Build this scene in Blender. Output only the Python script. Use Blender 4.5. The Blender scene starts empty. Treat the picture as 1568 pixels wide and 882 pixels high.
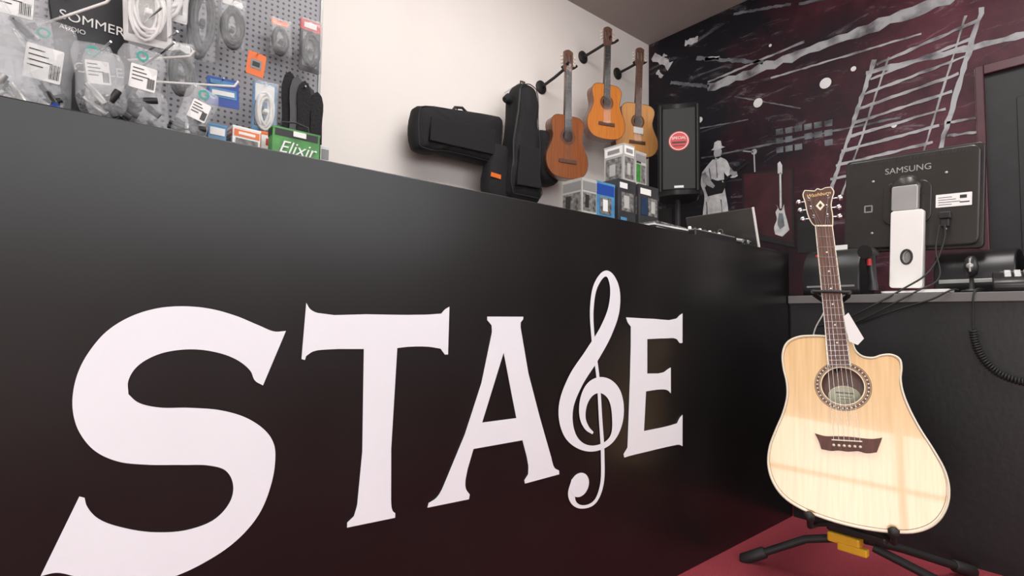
import bpy, bmesh, math, random
from mathutils import Vector, Matrix
random.seed(7)
SC=bpy.context.scene
COL=bpy.context.collection
# ------------------------------------------------------------------ helpers
def mat(name,col,rough=.5,metal=0,var=.12,scale=12,bump=0,alpha=1,coat=0,spec=.5,col2=None,stretch=None,rvar=0,lo=.3,hi=.7,detail=5):
    m=bpy.data.materials.new(name);m.use_nodes=True;nt=m.node_tree;b=nt.nodes["Principled BSDF"]
    tc=nt.nodes.new("ShaderNodeTexCoord");mp=nt.nodes.new("ShaderNodeMapping")
    nt.links.new(tc.outputs["Object"],mp.inputs[0])
    if stretch:mp.inputs["Scale"].default_value=stretch
    n=nt.nodes.new("ShaderNodeTexNoise");n.inputs["Scale"].default_value=scale;n.inputs["Detail"].default_value=detail
    nt.links.new(mp.outputs[0],n.inputs["Vector"])
    r=nt.nodes.new("ShaderNodeValToRGB");nt.links.new(n.outputs["Fac"],r.inputs[0])
    c2=col2 or tuple(c*(1-var) for c in col)
    r.color_ramp.elements[0].position=lo;r.color_ramp.elements[1].position=hi
    r.color_ramp.elements[0].color=(*c2,1);r.color_ramp.elements[1].color=(*col,1)
    nt.links.new(r.outputs[0],b.inputs["Base Color"])
    b.inputs["Roughness"].default_value=rough;b.inputs["Metallic"].default_value=metal
    b.inputs["Alpha"].default_value=alpha;b.inputs["Coat Weight"].default_value=coat;b.inputs["Coat Roughness"].default_value=.04
    b.inputs["Specular IOR Level"].default_value=spec
    if rvar:
        mr=nt.nodes.new("ShaderNodeMapRange");mr.inputs[3].default_value=rough-rvar;mr.inputs[4].default_value=rough+rvar
        nt.links.new(n.outputs["Fac"],mr.inputs[0]);nt.links.new(mr.outputs[0],b.inputs["Roughness"])
    if bump:
        bp=nt.nodes.new("ShaderNodeBump");bp.inputs["Strength"].default_value=bump;bp.inputs["Distance"].default_value=.01
        nt.links.new(n.outputs["Fac"],bp.inputs["Height"]);nt.links.new(bp.outputs[0],b.inputs["Normal"])
    return m
def root(name,M=None):
    e=bpy.data.objects.new(name,None);e.empty_display_size=.05
    if M is not None:
        if isinstance(M,Matrix):e.matrix_world=M
        else:e.location=M
    COL.objects.link(e);return e
def add(name,me,par=None,m=None,M=None,smooth=False):
    o=bpy.data.objects.new(name,me);COL.objects.link(o)
    if m:
        me.materials.clear();me.materials.append(m)
    if smooth:
        for p in me.polygons:p.use_smooth=True
    if par:o.parent=par
    if M is not None:o.matrix_local=M
    return o
def box(name,lo,hi,m,par=None,bev=0,M=None,seg=2):
    me=bpy.data.meshes.new(name);bm=bmesh.new();bmesh.ops.create_cube(bm,size=1)
    for v in bm.verts:
        v.co=Vector([lo[i]+(hi[i]-lo[i])*(v.co[i]+.5) for i in range(3)])
    bmesh.ops.recalc_face_normals(bm,faces=bm.faces)
    bm.to_mesh(me);bm.free();o=add(name,me,par,m,M)
    if bev:
        b=o.modifiers.new("bev","BEVEL");b.width=bev;b.segments=seg
    return o
def fromcurve(name,cu,par,m,M,smooth):
    t=bpy.data.objects.new("tmp",cu);COL.objects.link(t)
    bpy.context.view_layer.update()
    me=bpy.data.meshes.new_from_object(t.evaluated_get(bpy.context.evaluated_depsgraph_get()))
    bpy.data.objects.remove(t);bpy.data.curves.remove(cu);me.name=name
    return add(name,me,par,m,M,smooth)
def flat(name,polys,m,par=None,ext=.001,M=None,bev=0):
    cu=bpy.data.curves.new(name,'CURVE');cu.dimensions='2D';cu.fill_mode='BOTH';cu.extrude=ext
    if bev:cu.bevel_depth=bev;cu.bevel_resolution=2
    for pts in polys:
        s=cu.splines.new('POLY');s.points.add(len(pts)-1);s.use_cyclic_u=True
        for i,p in enumerate(pts):s.points[i].co=(p[0],p[1],0,1)
    return fromcurve(name,cu,par,m,M,False)
def tube(name,pts,r,m,par=None,M=None,cyc=False,rad=None,res=4):
    cu=bpy.data.curves.new(name,'CURVE');cu.dimensions='3D';cu.bevel_depth=r;cu.bevel_resolution=res;cu.use_fill_caps=True
    s=cu.splines.new('POLY');s.points.add(len(pts)-1);s.use_cyclic_u=cyc
    for i,p in enumerate(pts):
        s.points[i].co=(*p,1)
        if rad:s.points[i].radius=rad[i]
    return fromcurve(name,cu,par,m,M,True)
def text(name,body,size,m,par=None,M=None,ext=.0005,al='CENTER',shear=0):
    cu=bpy.data.curves.new(name,'FONT');cu.body=body;cu.size=size;cu.extrude=ext;cu.align_x=al;cu.align_y='CENTER';cu.shear=shear
    return fromcurve(name,cu,par,m,M,False)
def lathe(name,prof,m,par=None,M=None,n=32):
    me=bpy.data.meshes.new(name);vs=[];fs=[]
    for r,z in prof:
        for k in range(n):
            a=2*math.pi*k/n;vs.append((r*math.cos(a),r*math.sin(a),z))
    for j in range(len(prof)-1):
        for k in range(n):fs.append((j*n+k,j*n+(k+1)%n,(j+1)*n+(k+1)%n,(j+1)*n+k))
    fs.append(tuple(range(n))[::-1]);fs.append(tuple(range((len(prof)-1)*n,len(prof)*n)))
    me.from_pydata(vs,[],fs);return add(name,me,par,m,M,True)
def circ(cx,cy,r,n=32,ry=None):
    ry=ry or r
    return [(cx+r*math.cos(2*math.pi*i/n),cy+ry*math.sin(2*math.pi*i/n)) for i in range(n)]
def smooth(pts,closed=True,ang=38,n=6):
    P=[Vector(p) for p in pts];N=len(P);out=[]
    def corner(i):
        if not closed and (i==0 or i==N-1):return True
        a=P[i]-P[i-1];b=P[(i+1)%N]-P[i]
        return a.angle(b,0)>math.radians(ang)
    def tan(i):
        a=(P[i]-P[i-1]).normalized();b=(P[(i+1)%N]-P[i]).normalized();return (a+b).normalized()
    for i in range(N if closed else N-1):
        j=(i+1)%N;d=P[j]-P[i];L=d.length
        m0=d if corner(i) else tan(i)*L
        m1=d if corner(j) else tan(j)*L
        for k in range(n):
            t=k/n;out.append((2*t**3-3*t*t+1)*P[i]+(t**3-2*t*t+t)*m0+(-2*t**3+3*t*t)*P[j]+(t**3-t*t)*m1)
    if not closed:out.append(P[-1])
    return [tuple(v) for v in out]
def mm(l):return [(a/1000,b/1000) for a,b in l]
def frame(o,ex,ey,ez=None):
    ex=Vector(ex).normalized();ey=Vector(ey).normalized();ez=ex.cross(ey)
    return Matrix((( ex.x,ey.x,ez.x,o[0]),(ex.y,ey.y,ez.y,o[1]),(ex.z,ey.z,ez.z,o[2]),(0,0,0,1)))
def T(x,y,z):return Matrix.Translation((x,y,z))
def facing(x,y,z,a=0,tilt=0):
    return T(x,y,z)@Matrix.Rotation(a,4,'Z')@Matrix.Rotation(math.pi/2+tilt,4,'X')
def bar(a,b,w):
    a=Vector(a);b=Vector(b);d=(b-a).normalized();n=Vector((-d.y,d.x))*w/2
    return [tuple(a+n),tuple(b+n),tuple(b-n),tuple(a-n)]
def rr(w,h,r,n=6,cx=0,cy=0):
    o=[]
    for sx,sy,a0 in ((1,1,0),(-1,1,90),(-1,-1,180),(1,-1,270)):
        for i in range(n+1):
            a=math.radians(a0+90*i/n);o.append((cx+sx*(w/2-r)+r*math.cos(a),cy+sy*(h/2-r)+r*math.sin(a)))
    return o
# ------------------------------------------------------------------ materials
M_black=mat("satin_black_paint",(.0070,.0066,.0068),.30,var=.25,scale=5,rvar=.05,spec=.5)
M_white=mat("white_vinyl",(.82,.86,.90),.4,var=.02)
M_desk=mat("black_desk_laminate",(.013,.013,.014),.42,var=.3,scale=60,bump=.05)
M_edge=mat("desk_edge_grey",(.15,.145,.14),.4)
M_wall=mat("painted_wall",(.84,.79,.75),.8,var=.03,scale=3)
M_ceil=mat("painted_ceiling",(.40,.35,.325),.85,var=.04,scale=2)
M_carpet=mat("red_carpet",(.40,.045,.065),.95,var=.45,scale=260,bump=.5)
M_plas=mat("black_plastic",(.018,.018,.019),.35,var=.2,scale=40)
M_rub=mat("black_rubber",(.015,.015,.015),.6)
M_fab=mat("black_nylon",(.007,.007,.008),.85,var=.4,scale=150,bump=.3)
M_chrome=mat("chrome",(.75,.75,.76),.15,1)
M_silver=mat("silver_plastic",(.42,.42,.41),.35,.4)
M_offwhite=mat("white_plastic",(.82,.81,.78),.3,var=.03)
M_paper=mat("paper",(.80,.80,.78),.6,var=.03)
M_ink=mat("black_ink",(.02,.02,.02),.5)
M_red=mat("red_print",(.6,.03,.03),.4)
M_orange=mat("orange_print",(.80,.17,.03),.4)
M_blue=mat("blue_print",(.02,.07,.36),.35)
M_lblue=mat("light_blue_print",(.09,.30,.55),.35,var=.4,scale=30)
M_green=mat("green_print",(.06,.30,.05),.35,var=.5,scale=40)
M_teal=mat("teal_print",(.03,.33,.26),.4)
M_yel=mat("yellow_plastic",(.85,.48,.03),.35)
M_gray=mat("grey_print",(.25,.25,.25),.5)
M_photo=mat("photo_print",(.30,.29,.28),.45,var=.9,scale=60)
def woodmat(name,c1,c2,st,coat=.6,rough=.3):
    return mat(name,c1,rough,var=.1,scale=5,col2=c2,stretch=st,coat=coat)
M_spruce=woodmat("spruce_top",(.80,.56,.29),(.70,.46,.21),(22,1.0,1),.65,.25)
M_rose=woodmat("rosewood",(.16,.07,.045),(.07,.03,.02),(30,2,2),.2,.4)
M_bridge=woodmat("bridge_rosewood",(.12,.035,.02),(.06,.02,.012),(30,4,2),.0,.55)
M_hog=woodmat("mahogany",(.24,.09,.04),(.13,.045,.02),(20,2,2))
M_orange_wood=woodmat("amber_top",(.66,.23,.04),(.54,.16,.02),(20,1,1))
M_redwood=woodmat("cedar_top",(.30,.095,.028),(.20,.055,.015),(20,1,1))
M_honey=woodmat("honey_top",(.74,.38,.14),(.62,.28,.08),(20,1,1))
M_cream=mat("cream_binding",(.78,.72,.56),.3)
M_clear=mat("clear_plastic_bag",(.74,.76,.78),.14,alpha=.24,scale=32,bump=1.0,coat=.8)
def pegmat():
    m=bpy.data.materials.new("perforated_board");m.use_nodes=True;nt=m.node_tree;b=nt.nodes["Principled BSDF"]
    tc=nt.nodes.new("ShaderNodeTexCoord");s=nt.nodes.new("ShaderNodeVectorMath");s.operation='SCALE';s.inputs[3].default_value=1/.0165
    fr=nt.nodes.new("ShaderNodeVectorMath");fr.operation='FRACTION'
    sb=nt.nodes.new("ShaderNodeVectorMath");sb.operation='SUBTRACT';sb.inputs[1].default_value=(.5,0,.5)
    ml=nt.nodes.new("ShaderNodeVectorMath");ml.operation='MULTIPLY';ml.inputs[1].default_value=(1,0,1)
    ln=nt.nodes.new("ShaderNodeVectorMath");ln.operation='LENGTH'
    lt=nt.nodes.new("ShaderNodeMath");lt.operation='LESS_THAN';lt.inputs[1].default_value=.22
    mx=nt.nodes.new("ShaderNodeMix");mx.data_type='RGBA';mx.inputs[6].default_value=(.25,.25,.27,1);mx.inputs[7].default_value=(.05,.05,.055,1)
    L=nt.links.new
    L(tc.outputs["Object"],s.inputs[0]);L(s.outputs[0],fr.inputs[0]);L(fr.outputs[0],sb.inputs[0]);L(sb.outputs[0],ml.inputs[0]);L(ml.outputs[0],ln.inputs[0])
    L(ln.outputs["Value"],lt.inputs[0]);L(lt.outputs[0],mx.inputs[0]);L(mx.outputs[2],b.inputs["Base Color"]);b.inputs["Roughness"].default_value=.5
    return m
M_peg=pegmat()
def muralmat():
    m=bpy.data.materials.new("stage_photo_print");m.use_nodes=True;nt=m.node_tree;b=nt.nodes["Principled BSDF"];L=nt.links.new
    tc=nt.nodes.new("ShaderNodeTexCoord")
    n=nt.nodes.new("ShaderNodeTexNoise");n.inputs["Scale"].default_value=2.0;n.inputs["Detail"].default_value=10;n.inputs["Roughness"].default_value=.65
    L(tc.outputs["Object"],n.inputs["Vector"])
    sx=nt.nodes.new("ShaderNodeSeparateXYZ");L(tc.outputs["Object"],sx.inputs[0])
    mr=nt.nodes.new("ShaderNodeMapRange");mr.inputs[1].default_value=1.2;mr.inputs[2].default_value=-.3;mr.inputs[3].default_value=-.20;mr.inputs[4].default_value=.16
    L(sx.outputs["Y"],mr.inputs[0])
    ad=nt.nodes.new("ShaderNodeMath");ad.operation='ADD';L(n.outputs["Fac"],ad.inputs[0]);L(mr.outputs[0],ad.inputs[1])
    r=nt.nodes.new("ShaderNodeValToRGB");L(ad.outputs[0],r.inputs[0])
    e=r.color_ramp.elements;e[0].position=.34;e[0].color=(.007,.007,.011,1);e[1].position=.78;e[1].color=(.115,.030,.045,1)
    x=e.new(.55);x.color=(.038,.010,.017,1)
    n2=nt.nodes.new("ShaderNodeTexNoise");n2.inputs["Scale"].default_value=3.5;n2.inputs["Detail"].default_value=12;n2.inputs["Roughness"].default_value=.75;n2.inputs["Distortion"].default_value=1.2
    mpn=nt.nodes.new("ShaderNodeMapping");mpn.inputs["Scale"].default_value=(1,.7,2.6);mpn.inputs["Rotation"].default_value=(.15,0,0);L(tc.outputs["Object"],mpn.inputs[0]);L(mpn.outputs[0],n2.inputs["Vector"])
    r2=nt.nodes.new("ShaderNodeValToRGB");L(n2.outputs["Fac"],r2.inputs[0]);r2.color_ramp.elements[0].position=.56;r2.color_ramp.elements[1].position=.80
    r2.color_ramp.elements[0].color=(0,0,0,1);r2.color_ramp.elements[1].color=(.28,.27,.30,1)
    mx=nt.nodes.new("ShaderNodeMix");mx.data_type='RGBA';mx.blend_type='ADD';mx.inputs[0].default_value=1;L(r.outputs[0],mx.inputs[6]);L(r2.outputs[0],mx.inputs[7])
    L(mx.outputs[2],b.inputs["Base Color"]);b.inputs["Roughness"].default_value=.5;b.inputs["Specular IOR Level"].default_value=.3;return m
M_mural=muralmat()
M_mgrey=mat("mural_print_grey",(.42,.43,.45),.5,scale=7,col2=(.09,.08,.09),lo=.34,hi=.54,detail=12)
M_mwhite=mat("mural_print_white",(.72,.72,.73),.5,var=.4,scale=20,detail=9)
M_mlamp=mat("mural_print_lamp",(.80,.80,.80),.5,var=.1)
M_mpane=mat("mural_print_pane",(.17,.19,.21),.5,scale=9,col2=(.04,.04,.045),lo=.35,hi=.6,detail=12)
M_mred=mat("mural_print_maroon",(.06,.012,.018),.5,var=.6,scale=8)
M_mdark=mat("mural_print_dark",(.012,.012,.014),.5,var=.5)
# ------------------------------------------------------------------ room shell
XW,YW,H=3.64,1.645,3.1
XL,YF=-2.6,-3.6
box("floor",(XL-.1,YF-.1,-.1),(XW+.1,YW+.1,0),M_carpet)
box("ceiling",(XL-.1,YF-.1,H),(XW+.1,YW+.1,H+.1),M_ceil)
box("wall_back",(XL-.1,YW,0),(XW+.1,YW+.1,H),M_wall)
box("wall_right",(XW,YF,0),(XW+.1,YW,H),M_wall)
wl=root("wall_left")
box("panel_far",(XL-.1,-.9,0),(XL,YW,H),M_wall,wl);box("panel_near",(XL-.1,YF,0),(XL,-3.0,H),M_wall,wl)
box("panel_over",(XL-.1,-3.0,1.75),(XL,-.9,H),M_wall,wl);box("panel_under",(XL-.1,-3.0,0),(XL,-.9,.12),M_wall,wl)
w2=root("window_2")
for i,y in enumerate((-3.0,-2.15,-.95)):box("mullion_%d"%i,(XL-.06,y,.12),(XL+.02,y+.05,1.75),M_offwhite,w2)
box("rail",(XL-.06,-3.0,1.15),(XL+.02,-.9,1.19),M_offwhite,w2)
wf=root("wall_front")
box("panel_low",(XL,YF-.1,0),(XW,YF,1.45),M_wall,wf);box("panel_top",(XL,YF-.1,2.9),(XW,YF,H),M_wall,wf)
box("pier_a",(XL,YF-.1,1.45),(-2.0,YF,2.9),M_wall,wf);box("pier_b",(3.0,YF-.1,1.45),(XW,YF,2.9),M_wall,wf)
w1=root("window_1")
for i,x in enumerate((-2.0,-.35,1.3,2.95)):box("mullion_%d"%i,(x,YF-.08,1.45),(x+.05,YF-.02,2.9),M_offwhite,w1)
box("sill",(-2,YF-.08,1.45),(3,YF-.02,1.5),M_offwhite,w1);box("head",(-2,YF-.08,2.85),(3,YF-.02,2.9),M_offwhite,w1)
box("baseboard_back",(XL,YW-.015,0),(XW-.02,YW,.08),M_mdark)
# mural
mu=root("stage_photo_mural",(XW,0,0))
box("print_sheet",(-.008,-.42,.0),(-.001,YW-.004,H-.004),M_mural,mu)
box("print_sheet_right",(-.008,-3.2,2.16),(-.001,-.42,H-.004),M_mural,mu)
box("print_sheet_low",(-.008,-3.2,0),(-.001,-1.36,2.16),M_mural,mu)
MM=Matrix(((0,0,-1,-.010),(-1,0,0,0),(0,1,0,0),(0,0,0,1)))
def mp(name,polys,m,off=0,sm=False):
    P=[[(-a/1000,b/1000) for a,b in p] for p in polys]
    if sm:P=[smooth(p) for p in P]
    MF=MM.copy();MF[0][3]-=off
    return flat(name,P,m,mu,.0006,MF)
def rag(a,b,w,seed,n=26):
    rg=random.Random(seed);a=Vector(a);b=Vector(b);d=b-a;nn=Vector((-d.y,d.x)).normalized();up=[];dn=[]
    for i in range(n+1):
        t=i/n;p=a+d*t
        up.append(tuple(p+nn*w*(.5+rg.uniform(-.22,.22))));dn.append(tuple(p-nn*w*(.5+rg.uniform(-.22,.22))))
    return up+dn[::-1]
mp("roof_beam",[rag((1110,2552),(-330,2588),60,1),rag((-330,2590),(-1200,2600),60,2),rag((1108,2600),(420,2640),14,3)],M_mgrey)
mp("roof_beam_lower",[rag((75,2308),(-1000,2240),30,4),rag((640,2470),(-200,2440),12,14)],M_mgrey)
mp("roof_strut",[rag((1200,2820),(690,2600),26,5),rag((1430,2705),(1100,2565),24,6),rag((450,2910),(-200,2730),22,7),rag((900,3040),(500,2930),18,15)],M_mpane)
mp("pipes",[rag((1165,2030),(-93,1988),13,8,40),rag((1400,2285),(800,2226),9,9),rag((900,2424),(450,2203),8,10)],M_mpane)
mp("skylights",[rag((1596,2985),(1432,2842),56,11,8),rag((1300,2978),(1190,2960),46,12,8),rag((1560,2840),(1508,2780),34,13,6),rag((1130,2785),(1015,2755),28,16,6),rag((1500,2960),(1440,2910),20,17,5)],M_mwhite)
mp("stage_lamps",[circ(729,2325,32),circ(298,2320,34),circ(1174,2329,22),circ(140,2357,15),circ(640,2700,10),circ(-380,2700,10),circ(-60,1950,14)],M_mlamp,.001)
mp("ladder_rails",[rag((29,2374),(290,1600),22,20),rag((-43,2363),(217,1590),11,21),rag((-463,2474),(-222,1600),22,22),rag((-395,2458),(-148,1600),10,23)],M_mgrey,.001)
R_=[]
for i in range(9):
    t=i/8;R_.append(rag((29+261*t-10,2340-640*t),(-463+241*t+15,2410-690*t),16,30+i,14))
mp("ladder_rungs",R_,M_mgrey,.0015)
P_=[]
for i in range(6):
    for j in range(3):
        if (i*3+j) in (7,11,14):continue
        x=610-i*60;z=2105-j*62-i*5;q=(i*7+j*5)%4
        P_.append([(x,z-q),(x-46-q,z-4),(x-47,z-42-q),(x-1-q,z-40)])
mp("window_panes",P_,M_mpane,.001)
mp("side_stripes",[rag((-300,1900-k*75),(-425,1890-k*75),14,70+k,8) for k in range(8)]+[rag((120,1560-k*60),(-100,1555-k*60),12,80+k,8) for k in range(4)],M_mgrey,.001)
def big(l,cx=1030,cy=1800,s=1.10):return [(cx+(a-cx)*s*1.05,cy+(b-cy)*s) for a,b in l]
mp("player_body",[big([(1095,1955),(1065,1982),(1035,1975),(1010,1985),(972,1955),(940,1885),(905,1858),(900,1835),(925,1828),(962,1842),(990,1880),(985,1770),(965,1640),(955,1450),(1000,1440),(1030,1600),(1060,1600),(1090,1430),(1150,1430),(1135,1640),(1125,1750),(1150,1830),(1140,1910)])],M_mwhite,.002,True)
mp("shirt_folds",[big(rag(a,b,w,90+i,8)) for i,(a,b,w) in enumerate((((1090,1930),(1070,1790),7),((1040,1960),(1035,1850),5),((1120,1860),(1095,1760),7),((1010,1700),(1000,1560),8),((1110,1700),(1100,1500),9)))],M_mpane,.0025)
mp("player_head",[big(circ(1030,2020,27,24,38)),big([(1050,1995),(1045,1960),(1018,1960),(1014,1992)])],M_mgrey,.0028)
mp("player_hat",[big([(1075,2046),(1058,2060),(1052,2094),(1030,2102),(1008,2094),(1002,2058),(980,2046),(1030,2040)])],M_mwhite,.0034,True)
mp("player_guitar",[big(smooth([(1120,1800),(1070,1850),(1030,1830),(1000,1830),(975,1790),(1000,1740),(1050,1740),(1100,1735)])),big(bar((1000,1815),(850,1900),16))],M_mdark,.004)
mp("player_arm",[big(smooth([(1140,1900),(1115,1905),(1085,1850),(1050,1800),(1062,1785),(1100,1810),(1135,1840)])),big(smooth([(945,1905),(925,1870),(905,1865),(900,1845),(925,1838),(955,1862)]))],M_mgrey,.0046)
mp("microphone",[circ(760,1985,20),bar((760,1965),(745,1500),9),bar((765,1985),(840,2010),8)],M_mgrey,.002)
mp("picture_surround",[[(850,1850),(500,1815),(498,1290),(845,1400)]],M_mdark,.002)
mp("picture_field",[[(836,1839),(513,1801),(512,1323),(831,1447)]],M_mred,.003)
mp("printed_electric_guitar",[smooth([(600,1570),(612,1590),(592,1548),(578,1545),(562,1585),(557,1530),(545,1480),(530,1410),(575,1370),(622,1390),(628,1440),(610,1490),(618,1540)]),bar((583,1560),(583,1800),13),[(570,1790),(600,1800),(600,1868),(585,1880),(570,1850)]],M_mwhite,.004)
mp("guitar_pickguard",[smooth([(595,1530),(570,1525),(560,1440),(590,1420),(605,1460)])],M_mpane,.005)
mp("speaker_stack",[[(480,1560),(330,1550),(330,1250),(480,1250)],[(1560,1700),(1420,1690),(1420,1300),(1560,1300)]],M_mdark,.001)
# door
d=root("door_1",(XW,-.9,0))
M_dframe=mat("maroon_door_frame",(.10,.028,.04),.4,var=.3,scale=8)
box("jamb_near",(-.05,.437,0),(-.001,.472,2.15),M_dframe,d,.004);box("jamb_far",(-.05,-.46,0),(-.001,-.42,2.15),M_dframe,d,.004)
box("header",(-.05,-.42,2.10),(-.001,.437,2.15),M_dframe,d,.004);box("leaf",(-.02,-.42,0),(-.001,.437,2.10),M_mdark,d)
box("leaf_panel",(-.026,-.30,.2),(-.02,.32,.95),M_mdark,d,.003);box("leaf_panel_top",(-.026,-.30,1.1),(-.02,.32,1.95),M_mdark,d,.003)
tube("handle",[(-.02,.36,1.05),(-.07,.36,1.05),(-.07,.24,1.05)],.009,M_chrome,d)
# ------------------------------------------------------------------ counter
XC=2.357
c=root("shop_counter")
box("carcass",(-1.6,.0,0),(XC,.75,1.1),M_black,c,.002)
box("inner_shelf_lip",(-1.6,.75,.70),(XC,.78,.74),M_black,c,.001)
# ------------------------------------------------------------------ lettering
S=[(301,778),(282,777),(255,788),(218,804),(179,815),(141,818),(107,814),(74,801),(47,780),(28,752),(16,722),(11,688),(13,660),(21,634),(40,605),(67,586),(100,576),(152,567),(189,560),(213,548),(225,525),(223,498),(202,473),(165,464),(121,470),(80,486),(48,507),(34,528),(31,540),(25,543),(-12,443),(4,443),(22,434),(52,414),(92,398),(141,396),(186,406),(233,429),(267,464),(286,513),(291,557),(288,580),(276,602),(245,629),(204,647),(157,656),(113,661),(88,671),(76,684),(75,704),(85,725),(110,742),(144,749),(181,746),(221,731),(245,710),(253,693),(266,684)]
Tt=[(335,829),(342,818),(356,811),(452,810),(584,811),(625,814),(635,824),(645,829),(644,725),(636,725),(625,738),(594,743),(547,744),(521,742),(516,439),(520,417),(526,411),(526,402),(426,406),(426,415),(439,424),(445,445),(449,742),(376,743),(350,740),(338,732),(336,725),(330,727)]
Aa=[(750,809),(860,810),(860,804),(852,796),(852,783),(960,455),(972,427),(988,418),(989,408),(873,406),(871,414),(883,426),(883,448),(863,511),(717,511),(697,448),(698,427),(709,412),(707,402),(601,406),(604,415),(623,422),(639,442),(764,771),(763,789),(750,801)]
Ah=[(800,724),(740,567),(843,566)]
E=[(1259,813),(1393,810),(1516,812),(1535,823),(1550,829),(1549,733),(1534,733),(1516,746),(1462,749),(1360,748),(1360,644),(1444,643),(1469,652),(1483,656),(1483,575),(1468,585),(1434,591),(1354,591),(1344,474),(1461,474),(1518,477),(1533,492),(1548,501),(1547,401),(1529,408),(1496,410),(1360,411),(1273,411),(1252,410),(1249,420),(1267,436),(1281,729),(1281,786),(1265,800)]
ML=Matrix(((1,0,0,0),(0,0,-1,-.0022),(0,1,0,0),(0,0,0,1)))
sg=root("stage_sign_lettering",(0,0,0))
flat("letter_s",[smooth(mm(S),n=8)],M_white,sg,.0006,ML)
flat("letter_t",[smooth(mm(Tt),n=3)],M_white,sg,.0006,ML)
flat("letter_a",[smooth(mm(Aa),n=3),mm(Ah)],M_white,sg,.0006,ML)
flat("letter_e",[smooth(mm(E),n=3)],M_white,sg,.0006,ML)
CL=[(1055,375,.05),(1037,350,.03),(1045,325,.016),(1075,308,.011),(1127,311,.013),(1153,346,.015),(1158,425,.015),(1148,534,.014),(1137,642,.013),(1116,750,.013),(1110,840,.015),(1128,904,.018),(1171,936,.022),(1203,906,.038),(1205,842,.050),(1172,777,.056),(1110,706,.062),(1045,639,.062),(1012,574,.055),(1022,514,.042),(1065,471,.024),(1131,454,.020),(1197,471,.026),(1222,524,.050),(1208,590,.058),(1160,622,.056),(1110,618,.05),(1080,585,.034),(1076,541,.022),(1093,513,.016),(1117,496,.008)]
P3=smooth([(a/1000,b/1000,w) for a,b,w in CL],closed=False,ang=170,n=8)
vs=[];fs=[]
for i,(x,z,w) in enumerate(P3):
    a=Vector(P3[max(i-1,0)][:2]);b=Vector(P3[min(i+1,len(P3)-1)][:2]);dd=(b-a).normalized();n=Vector((-dd.y,dd.x))*w/2
    y=-.0022-.0006*i/len(P3)
    vs+=[(x+n.x,y,z+n.y*.8),(x-n.x,y,z-n.y*.8)]
    if i:fs.append((2*i-2,2*i-1,2*i+1,2*i))
me=bpy.data.meshes.new("treble_clef");me.from_pydata(vs,[],fs);add("treble_clef",me,sg,M_white)
flat("clef_dot",[circ(1.066,.367,.036,32,.031)],M_white,sg,.0006,ML)
# ------------------------------------------------------------------ desk
k=root("reception_desk",(XC,-.9,0))
box("front_panel",(0,-1.0,0),(.03,.895,.883),M_desk,k)
box("end_panel",(.03,-1.0,0),(.6,-.97,.883),M_desk,k);box("end_panel_far",(.03,.865,0),(.6,.895,.883),M_desk,k)
box("desktop",(-.022,-1.01,.883),(.62,.897,.915),M_edge,k,.002)
box("desktop_laminate",(.0,-1.0,.915),(.61,.89,.917),M_plas,k)
DZ=.918
# ------------------------------------------------------------------ main guitar
az=Vector((-.955,-.297,0)).normalized();Lr=math.radians(12)
n_=az*math.cos(Lr)+Vector((0,0,1))*math.sin(Lr);e1=Vector((0,0,1)).cross(az);e2=n_.cross(e1)
GM=frame((1.749,-.452,.226),e1,e2)
g=root("acoustic_guitar",GM)
BD=.084
body=[(-86,549),(-127,550),(-170,544),(-199,526),(-212,492),(-210,445),(-200,398),(-198,357),(-208,305),(-230,243),(-246,191),(-249,137),(-235,89),(-206,52),(-153,25),(-87,10),(-8,4),(67,9),(118,22),(157,50),(182,94),(190,141),(184,187),(162,239),(132,297),(111,348),(98,393),(94,430),(97,466),(93,488),(75,499),(50,496),(31,488),(5,490),(-13,505),(-24,541)]
B=smooth(mm(body),n=5,ang=60)
hole=circ(-.049,.398,.055,40)
flat("soundboard",[B,hole],M_spruce,g,.0012,T(0,0,-.0012))
vs=[];fs=[];N=len(B)
for x,y in B:
    vs.append((x,y,-.002));vs.append((x,y,-BD))
for i in range(N):
    j=(i+1)%N;fs.append((2*i,2*i+1,2*j+1,2*j))
me=bpy.data.meshes.new("sides");me.from_pydata(vs,[],fs);add("sides",me,g,M_hog)
flat("back",[B],M_hog,g,.001,T(0,0,-BD))
tube("binding",[(x,y,-.001) for x,y in B],.0032,M_cream,g,cyc=True)
tube("binding_back",[(x,y,-BD+.001) for x,y in B],.003,M_cream,g,cyc=True)
cx=sum(p[0] for p in B)/N;cy=sum(p[1] for p in B)/N
flat("purfling",[[(cx+(x-cx)*.980,cy+(y-cy)*.980) for x,y in B],[(cx+(x-cx)*.975,cy+(y-cy)*.975) for x,y in B]],M_rose,g,.0001,T(0,0,.0003))
for nm,ro,ri,mt,z in (("rosette_outer",.074,.0725,M_ink,.0004),("rosette_band",.071,.062,M_rose,.0004),("rosette_inner",.0605,.059,M_ink,.0004),("hole_rim",.0575,.055,M_cream,.0004)):
    flat(nm,[circ(-.049,.398,ro,48),circ(-.049,.398,ri,48)],mt,g,.0002,T(0,0,z))
pol=[]
for i in range(36):
    a=2*math.pi*i/36;c_,s_=math.cos(a),math.sin(a);rr_=.0665
    pol.append([(-.049+(rr_+dx)*c_-dy*s_,.398+(rr_+dx)*s_+dy*c_) for dx,dy in ((-.0022,-.0018),(.0022,-.0018),(.0022,.0018),(-.0022,.0018))])
flat("rosette_mosaic",pol,M_cream,g,.0003,T(0,0,.0006))
M_label=mat("paper_label",(.95,.92,.66),.6)
flat("maker_label",[circ(-.046,.374,.044,32,.034)],M_label,g,.0004,T(0,0,-BD+.003))
flat("label_print",[bar((-.07,.385),(-.022,.385),.004),bar((-.066,.374),(-.026,.374),.002),bar((-.06,.366),(-.032,.366),.002)],M_gray,g,.0002,T(0,0,-BD+.004))
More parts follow.
